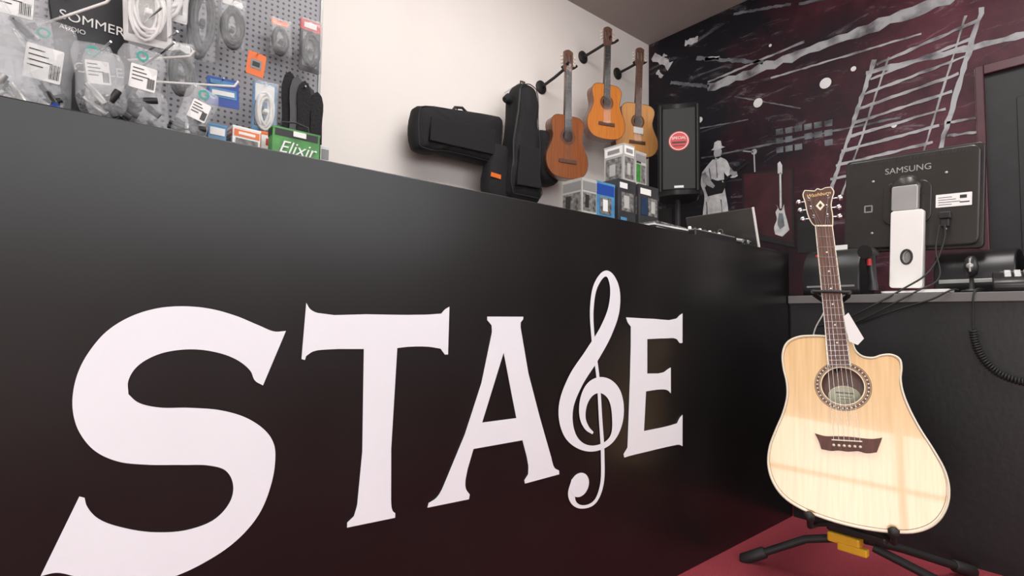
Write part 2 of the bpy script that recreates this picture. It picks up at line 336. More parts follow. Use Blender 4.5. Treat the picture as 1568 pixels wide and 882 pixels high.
br=[(-119,247),(-95,243),(-70,246),(-37,249),(-5,249),(22,250),(44,256),(38,238),(31,217),(8,211),(-12,214),(-37,209),(-62,209),(-80,205),(-104,207),(-110,228)]
flat("bridge",[smooth(mm(br),n=3)],M_bridge,g,.0035,T(0,0,.004),.0015)
flat("saddle",[bar((-.078,.236),(-.002,.241),.003)],M_cream,g,.002,T(0,0,.0105))
nutL,nutR=Vector((-.119,.917)),Vector((-.071,.913));enL,enR=Vector((-.084,.457)),Vector((-.027,.461))
flat("fretboard",[[tuple(nutL),tuple(nutR),tuple(enR),tuple(enL)]],M_rose,g,.003,T(0,0,.0055))
flat("fretboard_binding",[bar(nutL,enL,.0025),bar(nutR,enR,.0025)],M_cream,g,.0033,T(0,0,.0055))
me=bpy.data.meshes.new("neck");bm=bmesh.new();rings=[]
for (l,r,dp) in ((nutL,nutR,.02),(Vector((-.098,.62)),Vector((-.046,.62)),.024),(Vector((-.0935,.565)),Vector((-.040,.565)),.045),(Vector((-.0895,.51)),Vector((-.036,.51)),.06)):
    ring=[]
    for i in range(9):
        a=math.pi*i/8;m_=(l+r)/2;h=(r-l)/2
        p=m_+h*-math.cos(a);ring.append(bm.verts.new((p.x,p.y,.0025-dp*math.sin(a))))
    rings.append(ring)
for a,b in zip(rings,rings[1:]):
    for i in range(8):bm.faces.new((a[i],a[i+1],b[i+1],b[i]))
    bm.faces.new((a[8],a[0],b[0],b[8]))
bm.to_mesh(me);bm.free();add("neck",me,g,M_hog,None,True)
fr=[]
for i in range(1,21):
    t=.68*(1-2**(-i/12))/.455
    if t<1:fr.append(bar(nutL.lerp(enL,t),nutR.lerp(enR,t),.0022))
flat("frets",fr,M_chrome,g,.0006,T(0,0,.009))
dots=[]
for i in (3,5,7,9,12,15):
    t=(.68*(1-2**(-(i-.5)/12)))/.455;p=(nutL.lerp(enL,t)+nutR.lerp(enR,t))/2;dots.append(circ(p.x,p.y,.0028,12))
flat("inlays",dots,M_cream,g,.0003,T(0,0,.0088))
flat("nut",[bar(nutL,nutR,.005)],M_cream,g,.004,T(0,0,.006))
hd=[(-156,1036),(-151,1050),(-136,1047),(-122,1044),(-113,1052),(-103,1047),(-90,1052),(-74,1052),(-66,1036),(-70,1015),(-74,990),(-70,951),(-70,915),(-119,918),(-132,935),(-141,960),(-146,985),(-150,1010)]
HP=smooth(mm(hd),n=4,ang=50)
M_head=woodmat("headstock_veneer",(.10,.045,.03),(.05,.02,.015),(20,2,2),.6,.3)
flat("headstock",[HP],M_head,g,.008,T(0,0,-.006))
tube("headstock_binding",[(x,y,.002) for x,y in HP],.0016,M_cream,g,cyc=True)
M_gold=mat("gold_inlay",(.75,.5,.22),.35)
text("headstock_script","Washburn",.017,M_gold,g,T(-.111,1.030,.0025)@Matrix.Rotation(.08,4,'Z'),shear=.3)
flat("headstock_diamond",[[(-.105,.972),(-.092,.990),(-.105,1.008),(-.118,.990)],[(-.105,.981),(-.111,.990),(-.105,.999),(-.099,.990)]],M_cream,g,.0003,T(0,0,.0024))
posts=[(-.137,1.015),(-.132,.985),(-.124,.952),(-.082,1.018),(-.086,.985),(-.084,.952)]
for i,(x,y) in enumerate(posts):
    lathe("tuner_post_%d"%i,[(.0052,0),(.0052,.002),(.003,.003),(.003,.011),(.0036,.012)],M_chrome,g,T(x,y,.001),16)
    sx=-1 if i<3 else 1
    tube("tuner_shaft_%d"%i,[(x,y,-.012),(x+sx*.030,y,-.012)],.0022,M_chrome,g)
    lathe("tuner_button_%d"%i,[(.003,-.008),(.0075,-.006),(.009,0),(.0075,.006),(.003,.008)],M_chrome,g,T(x+sx*.033,y,-.012)@Matrix.Rotation(math.pi/2,4,'Y')@Matrix.Diagonal((.8,1.1,1,1)),16)
for i in range(6):
    t=i/5;a=Vector((-.073+.066*t,.238+.004*t,.0125));b_=nutL.lerp(nutR,.09+.82*t)
    pp=posts[[2,1,0,3,4,5][i]]
    tube("string_%d"%i,[(a.x,a.y-.016,.008),tuple(a),(b_.x,b_.y,.0105),(pp[0],pp[1],.008)],[.0007,.00062,.00055,.0005,.0005,.0005][i],M_chrome,g,res=1)
    lathe("bridge_pin_%d"%i,[(.0036,0),(.0042,.002),(.002,.0045)],M_cream,g,T(a.x,a.y-.017,.0085),12)
flat("price_tag",[[(-.043,.600),(-.030,.612),(.008,.535),(-.008,.515),(-.030,.525)]],M_paper,g,.0004,T(.0,0,.020)@Matrix.Rotation(.15,4,'X')@T(0,0,-.07))
tube("tag_string",[(-.045,.66,.004),(-.038,.63,.006),(-.038,.604,.012)],.0006,M_ink,g,res=1)
# ------------------------------------------------------------------ guitar stand
s=root("guitar_stand",(1.88,-.40,0))
def W(p):return tuple(Vector(p)-Vector((1.88,-.40,0)))
hub=(1.90,-.40,.15)
def foot(nm,a,mid,b):
    tube("leg_"+nm,[W(a),W(mid),W(b)],.0125,M_rub,s)
    a_=Vector(mid);b_=Vector(b);d_=(b_-a_).normalized()
    tube("foot_"+nm,[W(b_-d_*.05),W(b_-d_*.045),W(b_+d_*.03),W(b_+d_*.036)],.019,M_rub,s,rad=[.8,1,1,.7])
foot("left",(1.89,-.34,.135),(1.86,-.25,.110),(1.80,-.10,.020))
foot("right",(1.89,-.43,.135),(1.895,-.62,.085),(1.90,-.92,.020))
foot("rear",(1.92,-.40,.14),(2.05,-.46,.10),(2.26,-.575,.020))
def gpt(a,b,c):return tuple(GM@Vector((a,b,c)))
tube("post",[W(hub),W(gpt(-.035,.05,-.125)),W(gpt(-.06,.35,-.115)),W(gpt(-.075,.60,-.06)),W(gpt(-.075,.665,-.045))],.011,M_plas,s)
box("yellow_hub",W((1.850,-.405,.128)),W((1.89,-.315,.158)),M_yel,s,.006)
box("yellow_bracket",W((1.846,-.425,.112)),W((1.87,-.345,.135)),M_yel,s,.004)
box("hub_cap",W((1.86,-.47,.158)),W((1.915,-.31,.18)),M_plas,s,.006)
for sg_,nm in ((-1,"a"),(1,"b")):
    p0=gpt(-.035,.0,-.125);p1=gpt(-.035+sg_*.085,-.018,-.11);p2=gpt(-.035+sg_*.10,-.018,0.0);p3=gpt(-.035+sg_*.10,.012,.028)
    tube("cradle_"+nm,[W(p0),W(p1),W(p2),W(p3)],.008,M_rub,s)
    lathe("cradle_tip_"+nm,[(.004,-.012),(.013,-.008),(.014,.006),(.006,.013)],M_rub,s,T(*W(p3)),16)
tube("neck_yoke",[W(gpt(-.125,.690,.018)),W(gpt(-.122,.688,-.02)),W(gpt(-.10,.675,-.045)),W(gpt(-.05,.672,-.045)),W(gpt(-.032,.683,-.02)),W(gpt(-.028,.686,.018))],.0075,M_rub,s)
tube("neck_strap",[W(gpt(-.125,.690,.018)),W(gpt(-.08,.688,.024)),W(gpt(-.028,.686,.018))],.005,M_rub,s)
# ------------------------------------------------------------------ hanging guitars
def classical(loc,L,rotz,tilt,mtop,mside,plate=None,wide=1.0):
    r=root("classical_guitar",T(*loc)@Matrix.Rotation(rotz,4,'Z')@Matrix.Rotation(math.pi/2,4,'X')@Matrix.Rotation(tilt,4,'Z'))
    s_=L/.9;half=[(0,0),(.004,.06),(.02,.115),(.06,.152),(.11,.165),(.16,.160),(.21,.138),(.255,.120),(.29,.115),(.33,.122),(.37,.129),(.405,.122),(.428,.095),(.435,.05),(.436,.03)]
    pts=[(w*s_*wide,y*s_) for y,w in half]+[(-w*s_*wide,y*s_) for y,w in reversed(half[1:])]
    Bp=smooth(pts,n=4,ang=80);hc=(0,.29*s_)
    flat("top",[Bp,circ(*hc,.040*s_,28)],mtop,r,.001)
    vs=[];fs=[];N=len(Bp)
    for x,y in Bp:vs+= [(x,y,-.001),(x,y,-.085*s_)]
    for i in range(N):
        j=(i+1)%N;fs.append((2*i,2*i+1,2*j+1,2*j))
    me=bpy.data.meshes.new("ribs");me.from_pydata(vs,[],fs);add("ribs",me,r,mside)
    flat("back",[Bp],mside,r,.001,T(0,0,-.085*s_))
    tube("edging",[(x,y,0) for x,y in Bp],.0022,M_rose,r,cyc=True,res=2)
    flat("rosette",[circ(*hc,.058*s_,32),circ(*hc,.043*s_,32)],M_rose,r,.0003,T(0,0,.0012))
    flat("bridge",[[(-.07*s_,.105*s_),(.07*s_,.105*s_),(.07*s_,.13*s_),(-.07*s_,.13*s_)]],M_rose,r,.004,T(0,0,.004))
    flat("fingerboard",[[(-.028*s_,.325*s_),(.028*s_,.325*s_),(.024*s_,.745*s_),(-.024*s_,.745*s_)]],M_ink if plate is None else M_rose,r,.003,T(0,0,.004))
    flat("frets",[bar((-.026*s_,y*s_),(.026*s_,y*s_),.0015) for y in [.745-.62*(1-2**(-i/12)) for i in range(1,19)]],M_chrome,r,.0004,T(0,0,.0072))
    flat("neck",[[(-.026*s_,.43*s_),(.026*s_,.43*s_),(.023*s_,.75*s_),(-.023*s_,.75*s_)]],mside,r,.009,T(0,0,-.008))
    h=[(-.024,.745),(-.034,.77),(-.035,.885),(-.018,.895),(0,.90),(.018,.895),(.035,.885),(.034,.77),(.024,.745)]
    sl=[[(x1*s_,.785*s_),(x2*s_,.785*s_),(x2*s_,.865*s_),(x1*s_,.865*s_)] for x1,x2 in ((-.021,-.010),(.010,.021))]
    flat("slotted_head",[[(x*s_,y*s_) for x,y in h]]+sl,M_rose,r,.008,T(0,0,-.004))
    for sd in (-1,1):
        for i in range(3):
            y=(.80+.026*i)*s_
            tube("peg_%d_%d"%(sd,i),[(sd*.034*s_,y,-.004),(sd*.05*s_,y,-.004)],.002,M_chrome,r,res=2)
            lathe("knob_%d_%d"%(sd,i),[(.003,-.006),(.008,0),(.003,.006)],M_cream,r,T(sd*.054*s_,y,-.004),10)
    for i in range(6):
        x=(-.5+i/5)
        tube("string_%d"%i,[(x*.056*s_,.12*s_,.009),(x*.04*s_,.745*s_,.009),(x*.03*s_,.80*s_,.006)],.0005,M_chrome,r,res=1)
    if plate:flat("shop_card",[[(-.04*s_,.19*s_),(.045*s_,.185*s_),(.045*s_,.235*s_),(-.04*s_,.24*s_)]],M_paper,r,.0005,T(0,0,.012))
    return r
def hanger(x,z,ye,ze):
    r=root("guitar_hanger",(x,YW,z))
    lathe("mounting_plate",[(.046,0),(.046,.008),(.03,.014),(.012,.018)],M_rub,r,Matrix.Rotation(math.pi/2,4,'X'))
    dy=ye-YW;dz=ze-z
    tube("arm",[(0,-.01,0),(0,dy*.5,dz*.5),(0,dy+.045,dz)],.010,M_rub,r)
    tube("yoke",[(-.038,dy-.03,dz+.006),(-.036,dy-.005,dz),(-.030,dy+.035,dz),(0,dy+.045,dz),(.030,dy+.035,dz),(.036,dy-.005,dz),(.038,dy-.03,dz+.006)],.009,M_rub,r)
hanger(2.418,2.382,1.373,2.43);hanger(2.832,2.729,1.374,2.749);hanger(3.228,2.728,1.427,2.742)
classical((2.395,1.36,1.693),.835,-.25,.0,M_redwood,M_hog)
classical((2.765,1.36,2.030),.790,-.35,-.015,M_orange_wood,M_hog,None)
classical((3.125,1.38,1.985),.82,-.45,-.035,M_honey,M_rose,1,1.12)
# ------------------------------------------------------------------ gig bags
def pillow(name,pts,th,m,par,M,n=5,infl=1.0):
    P=smooth(pts,n=n,ang=75)
    cx=sum(p[0] for p in P)/len(P);cy=sum(p[1] for p in P)/len(P)
    rings=[(1,0),(1.0,.35),(.94,.75),(.80,1),(.45,1.08)];vs=[];fs=[];N=len(P)
    seq=[(s_,-t) for s_,t in reversed(rings)]+[(s_,t) for s_,t in rings[1:]]
    for s_,t in seq:
        for x,y in P:
            w=.0035*math.sin(x*47+y*31+t*2)*infl
            vs.append((cx+(x-cx)*s_,cy+(y-cy)*s_,t*th/2+w))
    for j in range(len(seq)-1):
        for i in range(N):fs.append((j*N+i,j*N+(i+1)%N,(j+1)*N+(i+1)%N,(j+1)*N+i))
    fs.append(tuple(range(N))[::-1]);fs.append(tuple(range((len(seq)-1)*N,len(seq)*N)))
    me=bpy.data.meshes.new(name);me.from_pydata(vs,[],fs);return add(name,me,par,m,M,True)
kb=root("keyboard_gig_bag",facing(1.65,1.50,1.83))
kp=mm([(1361,1890),(1372,1918),(1400,1930),(1560,1955),(1900,1999),(1925,2000),(1945,1985),(1950,1960),(1935,1760),(1925,1725),(1900,1712),(1700,1705),(1550,1702),(1385,1688),(1366,1700)])
kpp=[(x-1.65,z-1.83) for x,z in kp]
pillow("padded_body",kpp,.13,M_fab,kb,None)
tube("piping",[(x,y,.05) for x,y in smooth([(x*.95,y*.93) for x,y in kpp],n=3)],.003,M_rub,kb,cyc=True)
flat("front_pocket",[[(-.22,-.09),(.2,-.08),(.21,.06),(-.21,.03)]],M_fab,kb,.006,T(0,0,.072),.004)
tube("carry_loop",[(-.05,.115,.0),(-.02,.16,.0),(.03,.17,.0),(.08,.14,.0)],.008,M_rub,kb)
tube("wall_hook",[(.0,.10,.0),(.0,.165,-.01),(.0,.165,-.14)],.006,M_chrome,kb)
gb=root("guitar_gig_bag",facing(2.055,1.43,1.86,-.1))
gp_=[(-.04,.345),(.02,.36),(.07,.34),(.085,.30),(.09,.12),(.105,.02),(.11,-.10),(.11,-.22),(.13,-.32),(.11,-.355),(-.10,-.35),(-.12,-.28),(-.11,-.15),(-.095,-.02),(-.075,.10),(-.065,.30)]
pillow("padded_body",gp_,.16,M_fab,gb,None)
tube("zip",[(x,y,.075) for x,y in smooth([(x*.9,y*.95) for x,y in gp_],n=3)],.003,M_rub,gb,cyc=True)
flat("pocket",[smooth([(-.08,-.28),(.08,-.28),(.07,-.05),(-.06,-.05)],ang=20)],M_fab,gb,.01,T(0,0,.09),.005)
tube("strap",[(-.05,.3,.07),(-.075,.15,.09),(-.10,-.02,.08),(-.09,-.2,.07)],.008,M_rub,gb)
tube("hang_loop",[(0,.35,0),(.0,.385,0),(.03,.385,0),(.03,.35,0)],.005,M_rub,gb)
tube("wall_hook",[(.015,.35,.01),(.015,.385,.0),(.015,.385,-.2)],.006,M_chrome,gb)
tube("head_pouch",[(-.075,.24,0),(-.10,.25,.01),(-.12,.235,.01)],.03,M_fab,gb,rad=[.8,1,.6])
sb=root("small_gig_bag",facing(2.33,1.5,1.82))
pillow("padded_body",[(-.09,.17),(0,.19),(.085,.16),(.10,.05),(.085,-.09),(.06,-.15),(-.07,-.14),(-.1,0)],.14,M_fab,sb,None)
tube("wall_hook",[(0,.17,0),(0,.2,0),(0,.2,-.14)],.005,M_chrome,sb)
st=root("strap_gig_bag",facing(1.90,1.46,1.66))
pillow("padded_body",[(-.04,.17),(.08,.16),(.09,-.05),(.06,-.2),(-.06,-.21),(-.09,-.1)],.10,M_fab,st,None)
flat("orange_strip",[[(-.085,-.05),(-.01,-.055),(-.01,-.03),(-.08,-.025)]],M_orange,st,.001,T(0,0,.06))
tube("wall_hook",[(0,.16,0),(0,.19,0),(0,.19,-.18)],.005,M_chrome,st)
# ------------------------------------------------------------------ speaker
sk=root("pa_speaker",T(3.19,1.08,0)@Matrix.Rotation(-.95,4,'Z'))
lv=[(-.125,-.13),(.125,-.13),(.125,.03),(.08,.14),(-.08,.14),(-.125,.03)]
flat("cabinet",[lv],M_plas,sk,.305,T(0,0,1.945),.008)
M_grille=mat("speaker_grille",(.012,.012,.013),.6,var=.8,scale=220)
box("grille",(-.105,-.146,1.67),(.105,-.138,2.22),M_grille,sk,.004)
for sgn in (-1,1):tube("front_rib_%d"%sgn,[(sgn*.118,-.138,1.66),(sgn*.118,-.138,2.24)],.009,M_rub,sk)
RX=Matrix.Rotation(math.pi/2,4,'X')
flat("round_sticker",[circ(0,0,.066,40)],M_red,sk,.0006,T(0,-.1475,1.995)@RX)
flat("sticker_ring",[circ(0,0,.060,40),circ(0,0,.056,40)],M_paper,sk,.0003,T(0,-.1486,1.995)@RX)
text("sticker_text","SPECIAL",.026,M_paper,sk,T(0,-.149,2.015)@RX)
flat("sticker_band",[bar((-.045,0),(.045,0),.012),bar((-.035,-.022),(.035,-.022),.006)],M_ink,sk,.0003,T(0,-.149,1.985)@RX)
box("badge",(-.03,-.150,1.68),(.03,-.146,1.695),M_offwhite,sk)
tube("pole",[(0,0,.75),(0,0,1.64)],.018,M_rub,sk)
tube("pole_lower",[(0,0,.12),(0,0,.9)],.024,M_rub,sk)
for i in range(3):
    a=i*2.094+.6;tube("tripod_%d"%i,[(0,0,.62),(.15*math.cos(a),.15*math.sin(a),.3),(.25*math.cos(a),.25*math.sin(a),.014)],.012,M_rub,sk)
# ------------------------------------------------------------------ product boxes on the counter
CT=1.1005
def carton(x0,x1,y0,y1,z0,z1,m,decals,rz=0,name="product_box"):
    cx,cy=(x0+x1)/2,(y0+y1)/2;r=root(name,T(cx,cy,z0)@Matrix.Rotation(rz,4,'Z'))
    w,d,h=x1-x0,y1-y0,z1-z0
    box("carton",(-w/2,-d/2,0),(w/2,d/2,h),m,r,.001)
    box("lid_flap",(-w/2-.0005,-d/2-.0005,h*.95),(w/2+.0005,d/2+.0005,h+.0003),m,r)
    for i,(a,b,c_,e_,mt) in enumerate(decals):
        flat("print_%d"%i,[[(-w/2+a*w,b*h),(-w/2+c_*w,b*h),(-w/2+c_*w,e_*h),(-w/2+a*w,e_*h)]],mt,r,.0002,T(0,-d/2-.0008-i*.0004,0)@RX)
        flat("side_print_%d"%i,[[(-d/2+a*d,b*h),(-d/2+c_*d,b*h),(-d/2+c_*d,e_*h),(-d/2+a*d,e_*h)]],mt,r,.0002,T(-w/2-.0008-i*.0004,0,0)@Matrix.Rotation(-math.pi/2,4,'Z')@RX)
    return r
M_kraft=mat("grey_carton",(.45,.45,.42),.6,var=.1);M_dk=mat("dark_carton",(.05,.05,.055),.4,var=.4)
M_navy=mat("navy_carton",(.02,.05,.11),.4,var=.4,scale=20)
carton(1.392,1.470,.30,.40,CT,1.312,M_kraft,[(.05,.80,.95,.95,M_gray),(.06,.45,.94,.76,M_photo),(.2,.5,.45,.72,M_ink),(.55,.52,.8,.70,M_photo),(.1,.1,.6,.4,M_photo)],0)
carton(1.478,1.585,.31,.42,CT,1.318,M_lblue,[(.05,.78,.95,.96,M_blue),(.2,.45,.8,.74,M_photo),(.35,.5,.6,.7,M_paper),(.1,.1,.9,.4,M_paper)],0)
carton(1.595,1.700,.30,.42,CT,1.345,M_dk,[(.06,.86,.5,.95,M_paper),(.15,.5,.85,.8,M_photo),(.3,.55,.6,.75,M_kraft),(.1,.15,.45,.4,M_lblue)],0)
carton(1.708,1.835,.29,.42,CT,1.342,M_dk,[(.06,.84,.6,.94,M_paper),(.45,.5,.92,.8,M_photo),(.1,.5,.4,.78,M_navy),(.6,.55,.8,.75,M_kraft)],0)
carton(1.650,1.718,.32,.42,1.3465,1.500,M_kraft,[(.05,.72,.95,.95,M_paper),(.1,.1,.9,.66,M_photo),(.3,.2,.6,.5,M_kraft),(.2,.78,.8,.88,M_gray)],0)
carton(1.722,1.795,.32,.42,1.3465,1.485,M_kraft,[(.05,.72,.95,.92,M_gray),(.1,.1,.45,.62,M_green),(.5,.1,.9,.62,M_photo),(.1,.66,.5,.70,M_ink)],0)
mx=root("audio_mixer",T(1.90,.16,CT))
box("chassis",(-.15,-.09,0),(.15,.09,.04),M_plas,mx,.004);box("panel",(-.145,-.085,.04),(.145,.085,.043),M_silver,mx)
for i in range(8):
    for j in range(3):
        lathe("knob_%d_%d"%(i,j),[(.007,0),(.007,.008),(.005,.014)],M_ink if (i+j)%2 else M_offwhite,mx,T(-.125+i*.035,-.05+j*.045,.043),10)
lf=root("leaflet_pile",T(1.60,.13,CT))
for i in range(6):
    box("leaflet_%d"%i,(-.1,-.06,i*.0065),(.1,.06,i*.0065+.006),[M_paper,M_photo,M_paper,M_ink,M_paper,M_photo][i],lf,0,Matrix.Rotation((i*37%11-5)*.02,4,'Z'))
cb=root("adapter_tray",T(2.125,.10,CT))
box("tray",(-.05,-.05,0),(.05,.05,.02),M_plas,cb,.004)
for i in range(4):tube("adapter_%d"%i,[(-.035+i*.024,-.035,.03),(-.032+i*.024,.03,.045)],.008,M_ink if i%2 else M_silver,cb)
# laptop
lp=root("laptop",T(2.20,.205,CT))
box("base",(.0,-.155,.0),(.15,.155,.016),M_plas,lp,.003)
M_lap=mat("laptop_lid_grey",(.10,.093,.085),.33,.5,var=.1)
Ml=T(0,0,.014)@Matrix.Rotation(-.30,4,'Y')
box("lid",(-.008,-.155,0),(0,.155,.168),M_lap,lp,.003,Ml)
box("lid_trim",(-.0095,-.158,0),(.001,-.1515,.169),M_offwhite,lp,.001,Ml)
flat("lid_logo",[circ(0,0,.012,24),circ(0,0,.0095,24)],M_silver,lp,.0003,Ml@T(-.0085,0,.085)@Matrix.Rotation(-math.pi/2,4,'Y'))
# ------------------------------------------------------------------ monitor
MB=Matrix(((0,0,-1,2.50),(-1,0,0,-.390),(0,1,0,1.284),(0,0,0,1)))@Matrix.Rotation(-.04,4,'Z')
mo=root("computer_monitor",MB)
M_mon=mat("monitor_black",(.030,.027,.024),.30,var=.2,scale=30)
flat("bezel",[rr(.442,.380,.014)],M_mon,mo,.012,T(0,0,-.03),.003)
flat("rear_shell",[rr(.420,.352,.02)],M_mon,mo,.012,T(0,0,-.008),.006)
flat("screen",[rr(.41,.345,.003)],M_ink,mo,.0005,T(0,0,-.0455))
flat("vent_slots",[bar((-.19+i*.0105,.160),(-.187+i*.0105,.173),.004) for i in range(37)],M_ink,mo,.0006,T(0,0,.0105))
text("rear_wordmark","SAMSUNG",.033,M_silver,mo,T(.0,.122,.0108))
flat("rear_label",[rr(.105,.048,.002)],M_paper,mo,.0003,T(.142,-.015,.0108))
flat("label_lines",[bar((.097,-.003-i*.009),(.137+.012*(i%3),-.003-i*.009),.002) for i in range(4)]+[bar((.160,-.005),(.180,-.005),.012),bar((.160,-.025),(.188,-.025),.004)],M_ink,mo,.0002,T(0,0,.0114))
flat("socket_square",[rr(.03,.03,.004),rr(.02,.02,.002)],M_gray,mo,.001,T(-.13,-.02,.011))
flat("rear_ridge",[rr(.15,.16,.03,cx=.0,cy=-.01)],M_mon,mo,.004,T(0,0,.012),.003)
lathe("neck_joint",[(.05,0),(.05,.022),(.035,.034)],M_mon,mo,T(.0,.045,.012),32)
for i,(a,b) in enumerate(((-.115,.09),(.12,.09),(-.115,-.12),(.12,-.12))):lathe("screw_%d"%i,[(.005,0),(.005,.002),(.003,.003)],M_silver,mo,T(a,b,.0105),12)
flat("stand_column_upper",[rr(.078,.09,.006)],M_silver,mo,.012,T(.005,.0,.052),.003)
flat("stand_column",[rr(.098,.29,.008,cx=.014,cy=-.195),circ(.016,-.225,.017,24,.027)],M_offwhite,mo,.012,T(.0,.0,.052),.003)
tube("column_ring",[(.016+.017*math.cos(a*.3927),-.225+.027*math.sin(a*.3927),.066) for a in range(16)],.004,M_ink,mo,cyc=True)
box("column_back",(-.03,-.34,.0),(.06,-.05,.036),M_silver,mo,.003)
box("vga_plug",(.105,-.085,.01),(.14,-.06,.04),M_plas,mo,.003);box("vga_hood",(.11,-.115,.015),(.135,-.085,.035),M_plas,mo,.003)
flat("stand_foot",[rr(.26,.15,.02)],M_offwhite,mo,.004,MB.inverted()@T(2.50,-.40,DZ+.005))
cbn=root("cable_bundle",(2.35,-.4,DZ))
def cable(nm,pts,r=.0035,m=None):
    o=Vector((2.35,-.4,DZ))
    return tube(nm,smooth([Vector(p)-o for p in pts],closed=False,ang=180,n=6),r,m or M_rub,cbn)
cable("monitor_cable",[(2.455,-.51,1.17),(2.45,-.51,1.12),(2.42,-.47,1.00),(2.35,-.40,.93),(2.322,-.33,.88),(2.322,-.22,.82),(2.33,-.12,.79)])
cable("power_cable",[(2.455,-.495,1.17),(2.44,-.485,1.08),(2.40,-.50,.97),(2.345,-.45,.925),(2.322,-.40,.89),(2.322,-.30,.83),(2.33,-.15,.76)],.003)
cable("network_cable",[(2.37,-.12,.928),(2.34,-.14,.925),(2.322,-.15,.86),(2.33,-.11,.78),(2.335,-.09,.70)],.0025,M_offwhite)
cable("desk_cable",[(2.36,-.56,.925),(2.335,-.55,.925),(2.322,-.50,.895),(2.325,-.40,.86),(2.328,-.25,.80)],.003)
# ------------------------------------------------------------------ desk devices
rp=root("receipt_printer",T(2.46,-.15,DZ))
prof=[(-.075,0),(.09,0),(.09,.15),(.05,.18),(-.01,.175),(-.06,.13),(-.075,.07)]
flat("housing",[smooth(prof,n=4,ang=50)],M_plas,rp,.10,T(0,0,.006)@RX,.006)
box("paper_slot",(-.02,-.085,.176),(.03,.085,.186),M_ink,rp,.002);box("paper",(.0,-.04,.18),(.001,.04,.21),M_paper,rp)
lathe("red_button",[(.018,0),(.018,.006),(.012,.01)],M_red,rp,T(-.03,.055,.164)@Matrix.Rotation(-.5,4,'Y'),20)
box("front_strip",(-.082,-.09,.03),(-.076,.09,.06),M_gray,rp,.002)
hs=root("handheld_scanner",T(2.385,-.300,DZ))
tube("grip",[(0,0,.014),(.0,.0,.05),(-.005,.005,.12),(-.012,.008,.155)],.018,M_plas,hs,rad=[1,.8,.9,1.1])
tube("head",[(.025,0,.155),(-.02,.01,.165),(-.045,.012,.16)],.024,M_plas,hs,rad=[.8,1,1.1])
tube("red_trigger",[(-.022,.005,.135),(-.020,.005,.110)],.008,M_red,hs)
pl_=root("label_printer",T(2.64,-.57,DZ))
flat("housing",[smooth([(-.09,0),(.13,0),(.13,.11),(.06,.15),(-.05,.145),(-.09,.10)],n=3,ang=50)],M_plas,pl_,.11,T(0,0,.006)@RX,.006)
box("tray_edge",(-.104,-.10,.04),(-.094,.10,.055),M_silver,pl_,.002)
p2=root("office_printer",T(2.69,-.91,DZ))
box("body",(-.15,-.19,0),(.18,.19,.17),M_plas,p2,.02,None,4);box("lid",(-.14,-.18,.17),(.17,.18,.20),M_plas,p2,.012,None,3)
box("output_slot",(-.155,-.14,.06),(-.148,.14,.10),M_ink,p2,.002);box("panel",(-.154,-.15,.12),(-.148,.02,.15),M_silver,p2,.002)
wc=root("web_camera",T(2.40,-.590,DZ))
lathe("base",[(.03,0),(.03,.006),(.008,.012),(.006,.05)],M_ink,wc,None,24)
lathe("head",[(.004,.05),(.016,.06),(.021,.085),(.016,.115),(.008,.125)],M_plas,wc,None,24)
tube("side_trim",[(-.021,0,.07),(-.024,0,.09),(-.018,0,.115)],.003,M_silver,wc)
lathe("lens",[(.01,0),(.01,.004),(.006,.006)],M_silver,wc,T(-.020,0,.09)@Matrix.Rotation(-math.pi/2,4,'Y'),16)
ct=root("card_terminal",T(2.43,-.70,DZ)@Matrix.Rotation(.15,4,'Z'))
flat("body",[smooth([(-.075,0),(.08,0),(.08,.055),(.03,.06),(-.06,.035),(-.078,.02)],n=3,ang=50)],M_plas,ct,.055,T(0,0,.005)@RX,.005)
box("screen",(.02,-.04,.064),(.07,.04,.070),M_gray,ct,.002)
for i in range(4):
    for j in range(3):box("key_%d_%d"%(i,j),(-.055+i*.018,-.035+j*.024,.043+i*.006),(-.041+i*.018,-.017+j*.024,.055+i*.006),M_silver,ct,.002)
nb=root("notepad",T(2.40,-.50,DZ));box("sheets",(-.04,-.035,0),(.04,.045,.010),M_paper,nb,.001);box("cover",(-.04,-.035,.010),(.04,.045,.012),M_paper,nb)
pth=smooth([Vector(p) for p in [(2.36,-.625,.925),(2.333,-.612,.924),(2.322,-.606,.90),(2.324,-.604,.86),(2.326,-.602,.80),(2.326,-.608,.74),(2.326,-.630,.685),(2.326,-.665,.648),(2.326,-.715,.628),(2.326,-.80,.63),(2.326,-.90,.66),(2.326,-.97,.74)]],closed=False,ang=180,n=24)
cp=[];ph=0
for i,p in enumerate(pth):
    p=Vector(p);q=Vector(pth[min(i+1,len(pth)-1)]);d_=(q-p) if i<len(pth)-1 else (p-Vector(pth[i-1]))
    u=d_.normalized();a=Vector((1,0,0));b_=u.cross(a).normalized()
    r=.0095 if i>24*4.2 else 0
    if r==0:cp.append(tuple(p))
    else:
        for k_ in range(6):
            ph+=d_.length/6/.0085*2*math.pi
            cp.append(tuple(p+d_*k_/6+r*(a*math.cos(ph)+b_*math.sin(ph))))
tube("coiled_phone_cord",cp,.0027,M_rub,res=2)
